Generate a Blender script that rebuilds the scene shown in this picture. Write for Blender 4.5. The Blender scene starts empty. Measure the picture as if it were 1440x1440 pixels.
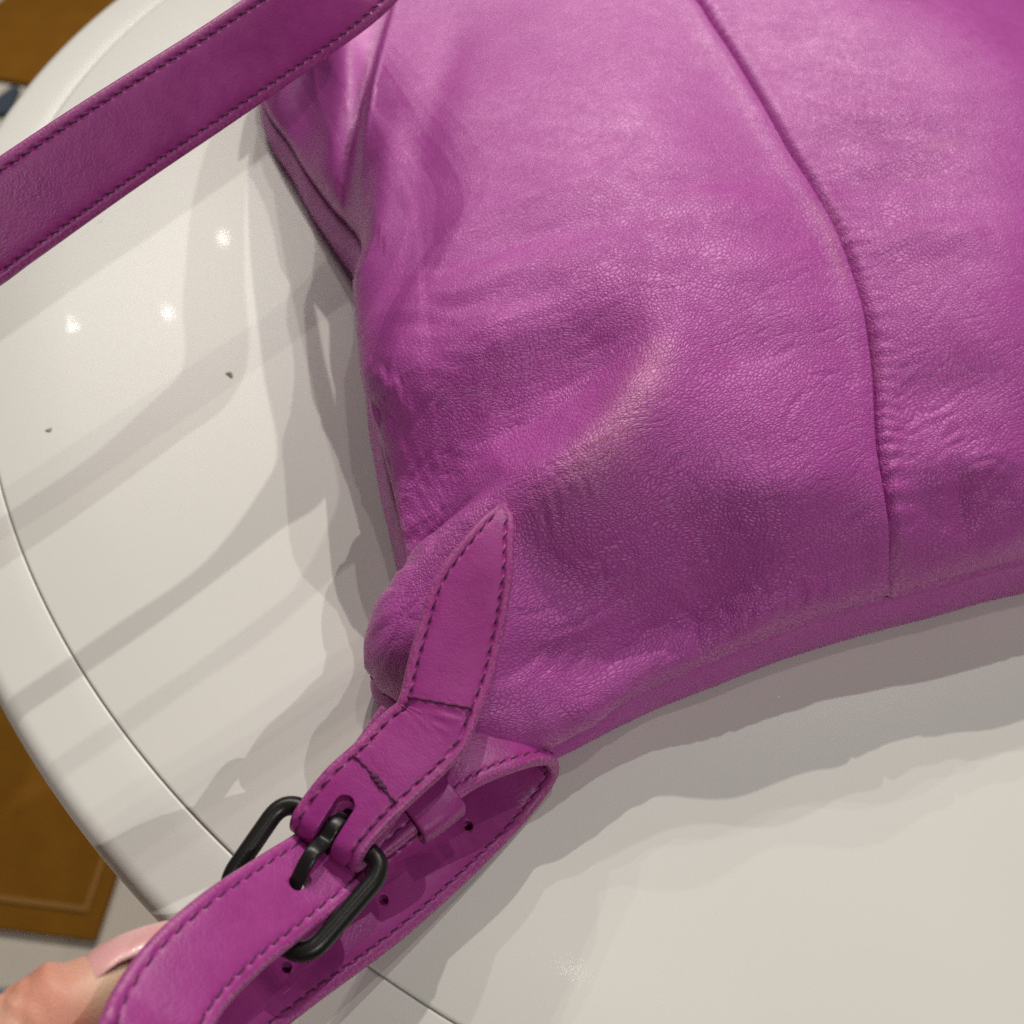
import bpy, bmesh, math, random
import numpy as np
from mathutils import Vector, Matrix

random.seed(7); rng = np.random.default_rng(7)
scene = bpy.context.scene
COL = scene.collection
PI = math.pi

# ------------------------------------------------------------------ camera
CAM_H = 0.28                         # height above the table top
TILT, ROLL = math.radians(35.512), math.radians(5.4775)
cam_d = bpy.data.cameras.new("camera"); cam = bpy.data.objects.new("camera", cam_d); COL.objects.link(cam)
cam_d.sensor_width = 36; cam_d.sensor_height = 36; cam_d.lens = 36.0      # 53.13 degrees
cam_d.clip_start = 0.005; cam_d.clip_end = 50
cam.location = (0, 0, CAM_H)
cam.rotation_euler = (Matrix.Rotation(TILT, 4, 'X') @ Matrix.Rotation(ROLL, 4, 'Z')).to_euler()
cam_d.dof.use_dof = True; cam_d.dof.focus_distance = 0.268; cam_d.dof.aperture_fstop = 13.0
scene.camera = cam

# ------------------------------------------------------------------ room light
world = bpy.data.worlds.new("World"); scene.world = world; world.use_nodes = True
bg = world.node_tree.nodes["Background"]
bg.inputs[0].default_value = (1.0, 0.95, 0.88, 1); bg.inputs[1].default_value = 0.035
# shop ceiling spots, the last one an added front fill: direction (per metre of height) from the middle of the table, watts, colour
LAMPS = [      # direction per metre of height, share of the light on the table, colour
    ((0.090, 0.190), .075, (1.0, 0.93, 0.84)),
    ((0.08, 1.00), .28, (1.0, 0.93, 0.85)),
    ((-0.10, 1.10), .12, (1.0, 0.95, 0.88)),
    ((0.40, 0.72), .18, (0.98, 0.98, 0.94)),
    ((-0.455, 1.15), .065, (1.0, 0.94, 0.86)),
    ((-0.61, 0.952), .055, (1.0, 0.93, 0.85)),
    ((-0.489, 0.989), .055, (1.0, 0.95, 0.88)),
    ((0.50, -0.48), .25, (1.0, 0.96, 0.90)),  # added fill, brightens the bag's near slopes; no such shop lamp is seen
]
LAMP_TOTAL = 2.60
for (lx, ly), share, colr in LAMPS:
    ld = bpy.data.lights.new("ceiling_or_fill_spot", 'SPOT'); lo = bpy.data.objects.new("ceiling_or_fill_spot", ld); COL.objects.link(lo)
    tgt = Vector((0.0, 0.2, 0)); hgt = 2.4; k_ = math.sqrt(lx * lx + ly * ly + 1)
    # the lamp stands where the table top mirrors it
    lo.location = Vector((lx * (hgt + CAM_H), ly * (hgt + CAM_H), hgt))
    lo.rotation_euler = (tgt - lo.location).to_track_quat('-Z', 'Y').to_euler()
    ld.energy = share * LAMP_TOTAL * 4 * PI * hgt * hgt * k_**3; ld.color = colr; ld.shadow_soft_size = 0.017
    ld.spot_size = math.radians(85); ld.spot_blend = 0.6
vs = scene.view_settings
vs.view_transform = 'Standard'; vs.look = 'None'; vs.exposure = 0.0; vs.gamma = 1.0; vs.use_curve_mapping = False
cy = scene.cycles
cy.use_adaptive_sampling = True; cy.adaptive_threshold = 0.015; cy.max_bounces = 4; cy.diffuse_bounces = 2; cy.glossy_bounces = 2; cy.transmission_bounces = 1
cy.caustics_reflective = False; cy.caustics_refractive = False
cy.use_denoising = False; cy.sample_clamp_direct = 10; cy.sample_clamp_indirect = 4
scene.render.use_persistent_data = False

# ------------------------------------------------------------------ helpers
F_PX = 1440.0
def at(px, py, z=0.0):
    """point of the place at height z that the 1440 px photograph shows at (px, py)"""
    x = (px - 720) / F_PX; y = -(py - 720) / F_PX
    c, s = math.cos(ROLL), math.sin(ROLL)
    xr = c * x - s * y; yr = s * x + c * y
    d = np.array([xr, yr * math.cos(TILT) + math.sin(TILT), yr * math.sin(TILT) - math.cos(TILT)])
    t = (z - CAM_H) / d[2]
    return np.array([d[0] * t, d[1] * t, z])

def nrm(v):
    v = np.asarray(v, float); return v / (np.linalg.norm(v, axis=-1, keepdims=True) + 1e-15)

def catmull(P, n_per=40, closed=False):
    P = np.asarray(P, float)
    if closed: Q = np.vstack([P[-1], P, P[0], P[1]]); segs = len(P)
    else: Q = np.vstack([2 * P[0] - P[1], P, 2 * P[-1] - P[-2]]); segs = len(P) - 1
    out = []
    for i in range(segs):
        p0, p1, p2, p3 = Q[i:i + 4]
        d1 = max(np.linalg.norm((p1 - p0)[:3]) ** .5, 1e-6); d2 = max(np.linalg.norm((p2 - p1)[:3]) ** .5, 1e-6); d3 = max(np.linalg.norm((p3 - p2)[:3]) ** .5, 1e-6)
        m1 = d2 * ((p1 - p0) / d1 - (p2 - p0) / (d1 + d2) + (p2 - p1) / d2)
        m2 = d2 * ((p2 - p1) / d2 - (p3 - p1) / (d2 + d3) + (p3 - p2) / d3)
        t = np.linspace(0, 1, n_per, endpoint=False)[:, None]
        out.append((2 * t**3 - 3 * t**2 + 1) * p1 + (t**3 - 2 * t**2 + t) * m1 + (-2 * t**3 + 3 * t**2) * p2 + (t**3 - t**2) * m2)
    if not closed: out.append(P[-1:])
    return np.vstack(out)

def resample(P, n=None, step=None, key=3):
    d = np.r_[0, np.cumsum(np.linalg.norm(np.diff(P[:, :key], axis=0), axis=1))]
    if n is None: n = max(4, int(d[-1] / step) + 1)
    s = np.linspace(0, d[-1], n)
    return np.stack([np.interp(s, d, P[:, k]) for k in range(P.shape[1])], 1), s

def mesh_obj(name, V, F, mat, parent=None, smooth=True, attrs=None):
    me = bpy.data.meshes.new(name)
    V = np.asarray(V, np.float32)
    if isinstance(F, np.ndarray):
        me.vertices.add(len(V)); me.vertices.foreach_set("co", V.ravel())
        k = F.shape[1]; me.loops.add(F.size); me.loops.foreach_set("vertex_index", F.astype(np.int32).ravel())
        me.polygons.add(len(F)); me.polygons.foreach_set("loop_start", np.arange(0, F.size, k, dtype=np.int32))
        me.update(calc_edges=True)
    else:
        me.from_pydata([tuple(map(float, v)) for v in V], [], [tuple(map(int, f)) for f in F])
    if smooth: me.polygons.foreach_set("use_smooth", np.ones(len(me.polygons), bool))
    for k, a in (attrs or {}).items():
        at_ = me.attributes.new(k, 'FLOAT', 'POINT'); at_.data.foreach_set("value", np.asarray(a, np.float32).ravel())
    me.validate(); me.update()
    if mat: me.materials.append(mat)
    o = bpy.data.objects.new(name, me); COL.objects.link(o)
    if parent is not None: attach(o, parent)
    return o

def root_of(o):
    while o.parent: o = o.parent
    return o
def attach(o, parent):
    o.parent = parent
    o.location = -root_of(parent).location if parent.parent is None else Vector((0, 0, 0))

def empty(name, loc, label, cat):
    o = bpy.data.objects.new(name, None); COL.objects.link(o); o.location = loc
    o.empty_display_size = 0.02; o["label"] = label; o["category"] = cat
    return o

def grid_faces(nu, nv, wrap_v=False):
    i = np.arange(nu - 1)[:, None]; j = np.arange(nv if wrap_v else nv - 1)[None, :]
    a = i * nv + j; b = i * nv + (j + 1) % nv
    return np.stack([a, b, b + nv, a + nv], -1).reshape(-1, 4)

def fix_normals(o):
    bm = bmesh.new(); bm.from_mesh(o.data); bmesh.ops.recalc_face_normals(bm, faces=bm.faces); bm.to_mesh(o.data); bm.free()

def smoothstep(a, b, x):
    t = np.clip((x - a) / (b - a), 0, 1); return t * t * (3 - 2 * t)

# ------------------------------------------------------------------ materials
def new_mat(name):
    m = bpy.data.materials.new(name); m.use_nodes = True
    nt = m.node_tree; b = nt.nodes["Principled BSDF"]
    return m, nt, b
def N(nt, t, **kw):
    n = nt.nodes.new(t)
    for k, v in kw.items():
        if k.startswith('i_'): n.inputs[k[2:].replace('_', ' ')].default_value = v
        else: setattr(n, k, v)
    return n
def L(nt, a, b): nt.links.new(a, b)
def ramp(nt, src, stops):
    r = N(nt, 'ShaderNodeValToRGB'); e = r.color_ramp.elements
    while len(e) < len(stops): e.new(0.5)
    for q, (p, c) in zip(e, stops): q.position = p; q.color = c if len(c) == 4 else (*c, 1)
    L(nt, src, r.inputs[0]); return r.outputs[0]
def math_n(nt, op, a, b=None):
    n = N(nt, 'ShaderNodeMath', operation=op)
    for i, v in enumerate((a, b)):
        if v is None: continue
        if isinstance(v, (int, float)): n.inputs[i].default_value = v
        else: L(nt, v, n.inputs[i])
    return n.outputs[0]
def mixc(nt, fac, a, b, mode='MIX'):
    n = N(nt, 'ShaderNodeMix', data_type='RGBA', blend_type=mode)
    if isinstance(fac, (int, float)): n.inputs[0].default_value = fac
    else: L(nt, fac, n.inputs[0])
    for k, v in ((6, a), (7, b)):
        if isinstance(v, tuple): n.inputs[k].default_value = v if len(v) == 4 else (*v, 1)
        else: L(nt, v, n.inputs[k])
    return n.outputs[2]

def leather_bag():
    m, nt, b = new_mat("bag_leather")
    tc = N(nt, 'ShaderNodeTexCoord')
    grain = N(nt, 'ShaderNodeAttribute', attribute_name='grain').outputs['Fac']
    wear = N(nt, 'ShaderNodeAttribute', attribute_name='wear').outputs['Fac']
    edge = N(nt, 'ShaderNodeAttribute', attribute_name='edge').outputs['Fac']
    # flat leather coordinates: height is sheared in so that steep sides do not stretch
    sep = N(nt, 'ShaderNodeSeparateXYZ'); L(nt, tc.outputs['Object'], sep.inputs[0])
    cmb = N(nt, 'ShaderNodeCombineXYZ')
    L(nt, math_n(nt, 'ADD', sep.outputs[0], math_n(nt, 'MULTIPLY', sep.outputs[2], .6)), cmb.inputs[0])
    L(nt, math_n(nt, 'ADD', sep.outputs[1], math_n(nt, 'MULTIPLY', sep.outputs[2], .8)), cmb.inputs[1])
    P2 = cmb.outputs[0]
    D2 = dict(noise_dimensions='2D')
    wn = N(nt, 'ShaderNodeTexNoise', i_Scale=60.0, i_Detail=1.0, **D2); L(nt, P2, wn.inputs['Vector'])
    sub = N(nt, 'ShaderNodeVectorMath', operation='SUBTRACT'); L(nt, wn.outputs['Color'], sub.inputs[0]); sub.inputs[1].default_value = (.5, .5, .5)
    sca = N(nt, 'ShaderNodeVectorMath', operation='SCALE'); L(nt, sub.outputs[0], sca.inputs[0]); sca.inputs['Scale'].default_value = 0.007
    add = N(nt, 'ShaderNodeVectorMath', operation='ADD'); L(nt, P2, add.inputs[0]); L(nt, sca.outputs[0], add.inputs[1])
    def along(deg, k):                                            # turn the grain, then stretch it along that way
        r = N(nt, 'ShaderNodeMapping'); L(nt, add.outputs[0], r.inputs['Vector']); r.inputs['Rotation'].default_value = (0, 0, math.radians(-deg))
        q = N(nt, 'ShaderNodeMapping'); L(nt, r.outputs[0], q.inputs['Vector']); q.inputs['Scale'].default_value = (k, 1.0, 1.0)
        return q
    mp = along(42, .55)
    vor = N(nt, 'ShaderNodeTexVoronoi', feature='DISTANCE_TO_EDGE', voronoi_dimensions='2D', i_Scale=1050.0); L(nt, mp.outputs[0], vor.inputs['Vector'])
    peb = ramp(nt, vor.outputs['Distance'], [(0.0, (0, 0, 0)), (0.10, (.55, .55, .55)), (0.42, (1, 1, 1))])
    vor2 = N(nt, 'ShaderNodeTexVoronoi', feature='F1', voronoi_dimensions='2D', i_Scale=1500.0); L(nt, add.outputs[0], vor2.inputs['Vector'])
    peb2 = math_n(nt, 'SUBTRACT', 1.0, vor2.outputs['Distance'])
    mp2 = along(36, .26)
    wr = N(nt, 'ShaderNodeTexNoise', i_Scale=460.0, i_Detail=2.0, i_Roughness=.6, **D2); wr.noise_type = 'RIDGED_MULTIFRACTAL'; wr.normalize = True
    L(nt, mp2.outputs[0], wr.inputs['Vector'])
    wrk = math_n(nt, 'SUBTRACT', 1.0, wr.outputs[0])
    big = N(nt, 'ShaderNodeTexNoise', i_Scale=26.0, i_Detail=1.0, **D2); L(nt, P2, big.inputs['Vector'])
    patch = ramp(nt, big.outputs[0], [(0.30, (.6, .6, .6)), (0.70, (1, 1, 1))])
    fine = N(nt, 'ShaderNodeTexNoise', i_Scale=3200.0, i_Detail=0.0, **D2); L(nt, P2, fine.inputs['Vector'])
    h = math_n(nt, 'MULTIPLY', math_n(nt, 'MULTIPLY', peb, grain), 0.000155)
    h = math_n(nt, 'ADD', h, math_n(nt, 'MULTIPLY', math_n(nt, 'MULTIPLY', wrk, math_n(nt, 'MULTIPLY', grain, patch)), 0.00028))
    h = math_n(nt, 'ADD', h, math_n(nt, 'MULTIPLY', peb2, 0.000030))
    h = math_n(nt, 'ADD', h, math_n(nt, 'MULTIPLY', fine.outputs[0], 0.000030))
    bp = N(nt, 'ShaderNodeBump', i_Strength=1.0, i_Distance=1.0); L(nt, h, bp.inputs['Height']); L(nt, bp.outputs[0], b.inputs['Normal'])
    # colour
    cn = N(nt, 'ShaderNodeTexNoise', i_Scale=45.0, i_Detail=3.0, i_Roughness=.6, **D2); L(nt, P2, cn.inputs['Vector'])
    base = ramp(nt, cn.outputs[0], [(0.3, (.505, .082, .405)), (0.7, (.535, .093, .435))])
    crev = math_n(nt, 'MULTIPLY', math_n(nt, 'SUBTRACT', 1.0, peb), math_n(nt, 'MULTIPLY', grain, .35))
    base = mixc(nt, crev, base, (.26, .032, .21))
    sp = N(nt, 'ShaderNodeTexNoise', i_Scale=900.0, i_Detail=2.0, i_Roughness=.7, **D2); L(nt, P2, sp.inputs['Vector'])
    wmask = math_n(nt, 'MULTIPLY', wear, ramp(nt, sp.outputs[0], [(0.38, (.12, .12, .12)), (0.62, (1, 1, 1))]))
    base = mixc(nt, wmask, base, (.66, .36, .38))
    emask = math_n(nt, 'MULTIPLY', edge, ramp(nt, sp.outputs[0], [(0.40, (0, 0, 0)), (0.62, (1, 1, 1))]))
    base = mixc(nt, emask, base, (.62, .24, .44))
    L(nt, base, b.inputs['Base Color'])
    rr = N(nt, 'ShaderNodeTexNoise', i_Scale=240.0, i_Detail=1.0, **D2); L(nt, P2, rr.inputs['Vector'])
    L(nt, ramp(nt, rr.outputs[0], [(0.3, (.37, .37, .37)), (0.7, (.45, .45, .45))]), b.inputs['Roughness'])
    b.inputs['Specular IOR Level'].default_value = 0.62; b.inputs['Specular Tint'].default_value = (1, .70, .93, 1)
    return m

def leather_strap(name, col=(.30, .028, .185), col2=(.36, .04, .23), rough=(.34, .46)):
    m, nt, b = new_mat(name)
    tc = N(nt, 'ShaderNodeTexCoord')
    cn = N(nt, 'ShaderNodeTexNoise', i_Scale=90.0, i_Detail=3.0, i_Roughness=.65); L(nt, tc.outputs['Object'], cn.inputs['Vector'])
    base = ramp(nt, cn.outputs[0], [(0.3, col), (0.7, col2)])
    wear = N(nt, 'ShaderNodeAttribute', attribute_name='wear').outputs['Fac']
    sp = N(nt, 'ShaderNodeTexNoise', i_Scale=1400.0, i_Detail=2.0, i_Roughness=.7); L(nt, tc.outputs['Object'], sp.inputs['Vector'])
    base = mixc(nt, math_n(nt, 'MULTIPLY', wear, ramp(nt, sp.outputs[0], [(0.4, (0, 0, 0)), (0.66, (1, 1, 1))])), base, (.50, .17, .34))
    L(nt, base, b.inputs['Base Color'])
    vor = N(nt, 'ShaderNodeTexVoronoi', feature='F1', i_Scale=1500.0); L(nt, tc.outputs['Object'], vor.inputs['Vector'])
    peb = math_n(nt, 'SUBTRACT', 1.0, vor.outputs['Distance'])
    fn = N(nt, 'ShaderNodeTexNoise', i_Scale=420.0, i_Detail=2.0, i_Roughness=.6); L(nt, tc.outputs['Object'], fn.inputs['Vector'])
    h = math_n(nt, 'ADD', math_n(nt, 'MULTIPLY', peb, 0.000045), math_n(nt, 'MULTIPLY', fn.outputs[0], 0.00010))
    crs = N(nt, 'ShaderNodeAttribute', attribute_name='crease').outputs['Fac']
    bp = N(nt, 'ShaderNodeBump', i_Strength=1.0, i_Distance=1.0); L(nt, h, bp.inputs['Height']); L(nt, bp.outputs[0], b.inputs['Normal'])
    L(nt, ramp(nt, cn.outputs[0], [(0.3, (rough[0],) * 3), (0.7, (rough[1],) * 3)]), b.inputs['Roughness'])
    b.inputs['Specular IOR Level'].default_value = .36
    return m

def plain(name, col, rough=.5, metal=0.0, noise=None, bump=None, spec=.4):
    m, nt, b = new_mat(name)
    tc = N(nt, 'ShaderNodeTexCoord')
    b.inputs['Roughness'].default_value = rough; b.inputs['Metallic'].default_value = metal; b.inputs['Specular IOR Level'].default_value = spec
    if noise:
        sc, c2 = noise
        n = N(nt, 'ShaderNodeTexNoise', i_Scale=sc, i_Detail=5.0, i_Roughness=.6); L(nt, tc.outputs['Object'], n.inputs['Vector'])
        L(nt, ramp(nt, n.outputs[0], [(0.3, col), (0.7, c2)]), b.inputs['Base Color'])
    else: b.inputs['Base Color'].default_value = (*col, 1)
    if bump:
        sc, d = bump
        n = N(nt, 'ShaderNodeTexNoise', i_Scale=sc, i_Detail=3.0); L(nt, tc.outputs['Object'], n.inputs['Vector'])
        bp = N(nt, 'ShaderNodeBump', i_Strength=1.0, i_Distance=d); L(nt, n.outputs[0], bp.inputs['Height']); L(nt, bp.outputs[0], b.inputs['Normal'])
    return m

def table_white():
    m, nt, b = new_mat("table_laminate")
    tc = N(nt, 'ShaderNodeTexCoord'); P = tc.outputs['Object']
    cn = N(nt, 'ShaderNodeTexNoise', i_Scale=9.0, i_Detail=4.0); L(nt, P, cn.inputs['Vector'])
    base = ramp(nt, cn.outputs[0], [(0.3, (.765, .757, .71)), (0.7, (.79, .783, .74))])
    # crumbs and stains left on the top
    dn = N(nt, 'ShaderNodeTexVoronoi', feature='F1', i_Scale=24.0); L(nt, P, dn.inputs['Vector'])
    dots = ramp(nt, dn.outputs['Distance'], [(0.0, (1, 1, 1)), (0.022, (.8, .8, .8)), (0.034, (0, 0, 0))])
    pk = ramp(nt, dn.outputs['Color'], [(0.52, (0, 0, 0)), (0.56, (1, 1, 1))])
    base = mixc(nt, math_n(nt, 'MULTIPLY', math_n(nt, 'MULTIPLY', dots, pk), .45), base, (.22, .18, .10))
    d3 = N(nt, 'ShaderNodeTexVoronoi', feature='F1', i_Scale=130.0); L(nt, P, d3.inputs['Vector'])
    dust = math_n(nt, 'MULTIPLY', ramp(nt, d3.outputs['Distance'], [(0.0, (1, 1, 1)), (0.045, (0, 0, 0))]), ramp(nt, d3.outputs['Color'], [(0.55, (0, 0, 0)), (0.6, (1, 1, 1))]))
    base = mixc(nt, math_n(nt, 'MULTIPLY', dust, .30), base, (.40, .37, .32))
    L(nt, base, b.inputs['Base Color'])
    fn = N(nt, 'ShaderNodeTexNoise', i_Scale=2600.0, i_Detail=2.0); L(nt, P, fn.inputs['Vector'])
    wv = N(nt, 'ShaderNodeTexNoise', i_Scale=55.0, i_Detail=2.0); L(nt, P, wv.inputs['Vector'])
    h2 = math_n(nt, 'MULTIPLY', wv.outputs[0], 0.00004)
    h = math_n(nt, 'ADD', math_n(nt, 'MULTIPLY', fn.outputs[0], 0.000035), h2)
    bp = N(nt, 'ShaderNodeBump', i_Strength=1.0, i_Distance=1.0); L(nt, h, bp.inputs['Height']); L(nt, bp.outputs[0], b.inputs['Normal'])
    # the near right of the top is worn dull by use: finely scuffed gloss
    sx_ = N(nt, 'ShaderNodeSeparateXYZ'); L(nt, P, sx_.inputs[0])
    worn = math_n(nt, 'SUBTRACT', math_n(nt, 'MULTIPLY', sx_.outputs[0], 9.0), math_n(nt, 'MULTIPLY', sx_.outputs[1], 14.0))
    wn_ = N(nt, 'ShaderNodeMapRange', i_From_Min=-1.6, i_From_Max=-.4, i_To_Min=0.0, i_To_Max=1.0); L(nt, math_n(nt, 'ADD', worn, cn.outputs[0]), wn_.inputs['Value'])
    hc_ = math_n(nt, 'ADD', h2, math_n(nt, 'MULTIPLY', wn_.outputs[0], math_n(nt, 'MULTIPLY', fn.outputs[0], .000006)))
    bc = N(nt, 'ShaderNodeBump', i_Strength=1.0, i_Distance=1.0); L(nt, hc_, bc.inputs['Height']); L(nt, bc.outputs[0], b.inputs['Coat Normal'])
    b.inputs['Roughness'].default_value = 0.30
    b.inputs['Specular IOR Level'].default_value = .25
    b.inputs['Coat Weight'].default_value = .22; b.inputs['Coat Roughness'].default_value = .015; b.inputs['Coat IOR'].default_value = 1.4
    return m

M = dict(
    bag=leather_bag(), strap=leather_strap("strap_leather", (.345, .038, .24), (.41, .054, .29)),
    tab=leather_strap("tab_leather", (.33, .032, .225), (.38, .044, .265), (.34, .46)),
    thread=plain("thread", (.10, .022, .07), .8, noise=(900, (.15, .042, .11)), spec=.2),
    pale_thread=plain("pale_thread", (.30, .12, .20), .8),
    metal=plain("gunmetal", (.034, .033, .032), .34, .6, bump=(1500, .00002)),
    table=table_white(),
    gap=plain("gap_dark", (.30, .285, .26), .8),
    side=plain("table_side", (.60, .58, .54), .35),
    rug=plain("rug_brown", (.175, .072, .007), .75, noise=(30, (.205, .088, .010)), spec=.05),
    stripe=plain("rug_stripe", (.27, .14, .04), .8, spec=.05),
    floor=plain("floor_beige", (.52, .47, .40), .6, noise=(8, (.58, .53, .455))),
    blue=plain("mat_blue", (.16, .26, .32), .8),
    crumb=plain("crumb_olive", (.22, .19, .10), .8, noise=(1500, (.34, .30, .19))), crumb2=plain("crumb_grey", (.34, .30, .26), .8, noise=(1500, (.45, .41, .36))),
    navy=plain("navy", (.03, .045, .07), .7),
)

# ------------------------------------------------------------------ table and floor
TCX, TCY, TR, TW = .5032 * CAM_H, 1.3375 * CAM_H, 1.2877 * CAM_H, .0843 * CAM_H
def revolve(name, prof, mat, parent, n=360):
    a = np.linspace(0, 2 * PI, n, endpoint=False)
    V = np.concatenate([np.stack([TCX + r * np.cos(a), TCY + r * np.sin(a), np.full(n, z)], 1) for r, z in prof])
    return mesh_obj(name, V, grid_faces(len(prof), n, True), mat, parent)
table = empty("round_table", (TCX, TCY, -0.72), "glossy white round table with a thin groove round its rim", "table")
top_prof = [(0.0005, 0.0)] + [(TR * k / 12, 0.0) for k in range(1, 12)] + [(TR - .0012, 0), (TR - .0005, -.00008), (TR - .00032, -.0003), (TR - .0003, -.003), (TR - .0003, -.02), (0.0005, -.02)]
revolve("table_top", top_prof, M['table'], table)
ro = TR + TW; rad = .0055
rim_prof = [(TR + .0001, -.02), (TR + .0001, -.003), (TR + .00015, -.0004), (TR + .0005, -.0002), (TR + .001, -.0001), (TR + .006, -.0001)]
rim_prof += [(ro - rad + rad * math.sin(t), -.0001 - rad + rad * math.cos(t)) for t in np.linspace(0, PI / 2, 10)]
rim_prof += [(ro - .0003, -.020), (ro - .0015, -.026), (ro - .004, -.030), (ro - .012, -.033), (TR - .04, -.034), (TR - .04, -.021), (TR + .0001, -.0205)]
revolve("rim", rim_prof, M['table'], table)
revolve("groove", [(TR - .0006, -.0007), (TR + .0006, -.0007), (TR + .0006, -.0015), (TR - .0006, -.0015)], M['gap'], table)
revolve("pedestal", [(.03, -.027), (.028, -.05), (.026, -.60), (.03, -.66), (.05, -.68)], M['side'], table, 48)
revolve("foot_plate", [(.0005, -.675), (.06, -.678), (.16, -.70), (.20, -.712), (.205, -.7195), (.0005, -.7195)], M['side'], table, 96)

def sheet(name, pts, z, mat, parent=None, th=.0):
    V = [(p[0], p[1], z) for p in pts]
    return mesh_obj(name, V, [list(range(len(V)))], mat, parent, smooth=False)
FZ = -.72
fl = sheet("floor", [(-4, -4), (4, -4), (4, 6), (-4, 6)], FZ, M['floor']); fl["kind"] = "structure"
c0 = at(137, 1325, FZ)[:2]; c1 = at(-40, 1302, FZ)[:2]; c2 = at(160, 1240, FZ)[:2]
ex = nrm(c1 - c0); ey = np.array([-ex[1], ex[0]]); ey = ey if ey @ (c2 - c0) > 0 else -ey
rug = empty("rug", (*c0, FZ), "brown floor rug with a pale inner border line, below the table at lower left", "rug")
def slab(name, quad, z0, z1, mat, parent):
    V = [(p[0], p[1], z0) for p in quad] + [(p[0], p[1], z1) for p in quad]; n = len(quad)
    F = [list(range(n)), list(range(n, 2 * n))] + [[i, (i + 1) % n, (i + 1) % n + n, i + n] for i in range(n)]
    o = mesh_obj(name, V, F, mat, parent, smooth=False); fix_normals(o); return o
def rq(a0, a1, b0, b1): return [c0 + ex * a + ey * b for a, b in ((a0, b0), (a1, b0), (a1, b1), (a0, b1))]
RL, RW = 1.5, .95
slab("pile", rq(0, RL, 0, RW), FZ + .001, FZ + .008, M['rug'], rug)
for k, q in enumerate((rq(.014, RL - .014, .022, .027), rq(.014, .019, .027, RW - .027), rq(RL - .019, RL - .014, .027, RW - .027), rq(.014, RL - .014, RW - .027, RW - .022))):
    slab("border_stripe", q, FZ + .0085, FZ + .010, M['stripe'], rug)
far = slab("rug", [at(*p, FZ)[:2] for p in ((-90, 98), (-20, 112), (100, 134), (330, -60), (60, -40), (-60, 58))], FZ + .001, FZ + .008, M['rug'], None)
far["label"] = "plain brown rug seen beyond the far left edge of the table"; far["category"] = "rug"
nav = slab("floor_mat", [at(*p, FZ)[:2] for p in ((-40, 172), (-6, 146), (20, 127), (30, 130), (14, 165))], FZ + .001, FZ + .009, M['navy'], None)
nav["label"] = "dark navy mat on the floor showing past the table rim at far left"; nav["category"] = "mat"
# crumbs on the table top
def crumb(px, py, a, b, ang, mat, label):
    c = at(px, py, 0); V = []; n = 14; r_ = np.random.default_rng(int(px))
    for k, (zz, rr) in enumerate(((.00002, .92), (.00018, 1.0), (.00038, .72), (.00046, .2))):
        for q in range(n):
            t = 2 * PI * q / n; m_ = rr * (1 + .18 * math.sin(3 * t + px) + .06 * r_.normal()); x, y = a * m_ * math.cos(t), b * m_ * math.sin(t)
            V.append((x * math.cos(ang) - y * math.sin(ang), x * math.sin(ang) + y * math.cos(ang), zz))
    F = grid_faces(4, n, True).tolist() + [list(range(n))[::-1], list(range(3 * n, 4 * n))]
    o = mesh_obj("crumb", V, F, mat); fix_normals(o); o.location = c; o["label"] = label; o["category"] = "crumb"; o["group"] = "crumbs on the table top"
crumb(323, 527, .0017, .0009, -.75, M['crumb'], "olive brown oval crumb on the white table left of the bag")
crumb(69, 605, .0011, .0008, .6, M['crumb2'], "small grey crumb on the white table close to the groove at left")
b0 = at(-20, 1392, FZ)[:2]; b1 = at(42, 1392, FZ)[:2]; b2 = at(30, 1425, FZ)[:2]; b3 = at(-20, 1440, FZ)[:2]
mt = slab("floor_mat", [b0, b1, b2, b3], FZ + .001, FZ + .007, M['blue'], None); mt["label"] = "small pale blue floor mat below the brown rug at lower left"; mt["category"] = "mat"

# ------------------------------------------------------------------ the bag body
BP0 = np.array([-.033, .126]); BU = np.array([.96, .28]); BV = np.array([-.28, .96])
def loc(u, v, z): p = BP0 + u * BU + v * BV; return np.array([p[0], p[1], z])
bag = empty("shoulder_bag", (0.12, 0.32, 0.0), "crumpled magenta leather shoulder bag with buckled strap lying on the white table", "bag")

bot_pts = [at(552, 978, .014), at(590, 1002, .013), at(640, 1046, .009), at(700, 1072, .008), at(785, 1036, .010), at(880, 982, .017), at(994, 928, .020),
           at(1132, 875, .022), at(1257, 835, .023)]
bot_r = [at(1257, 835, .023), at(1350, 810, .024), at(1440, 787, .024), loc(.255, .005, .025), loc(.31, .012, .024), loc(.345, .03, .022)]
left_pts = [at(552, 978, .014), at(532, 945, .018), at(548, 880, .022), at(578, 820, .026), at(566, 735, .028), at(544, 645, .029), at(530, 560, .030), at(519, 455, .030), at(507, 340, .026),
            at(470, 296, .021), at(430, 240, .019), at(409, 204, .018), at(377, 158, .016), at(368, 110, .018), at(374, 50, .022), at(394, -20, .026), loc(-.008, .36, .030), loc(0.0, .385, .028)]
seam_pts = [at(1257, 835, .023), at(1256, 800, .036), at(1252, 740, .048), at(1236, 640, .058), at(1226, 500, .066), at(1196, 375, .071), at(1150, 272, .073), at(1110, 212, .0735),
            at(1052, 110, .076), at(1003, 34, .078), at(972, -8, .078), loc(.12, .30, .074), loc(.115, .36, .055), loc(.115, .392, .030)]
right_pts = [loc(.345, .03, .022), loc(.362, .08, .028), loc(.365, .2, .03), loc(.36, .33, .03), loc(.34, .375, .028)]
top_l = [loc(0.0, .385, .028), loc(.05, .392, .03), loc(.115, .392, .030)]
top_r = [loc(.115, .392, .030), loc(.2, .392, .03), loc(.29, .388, .03), loc(.34, .375, .028)]
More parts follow.
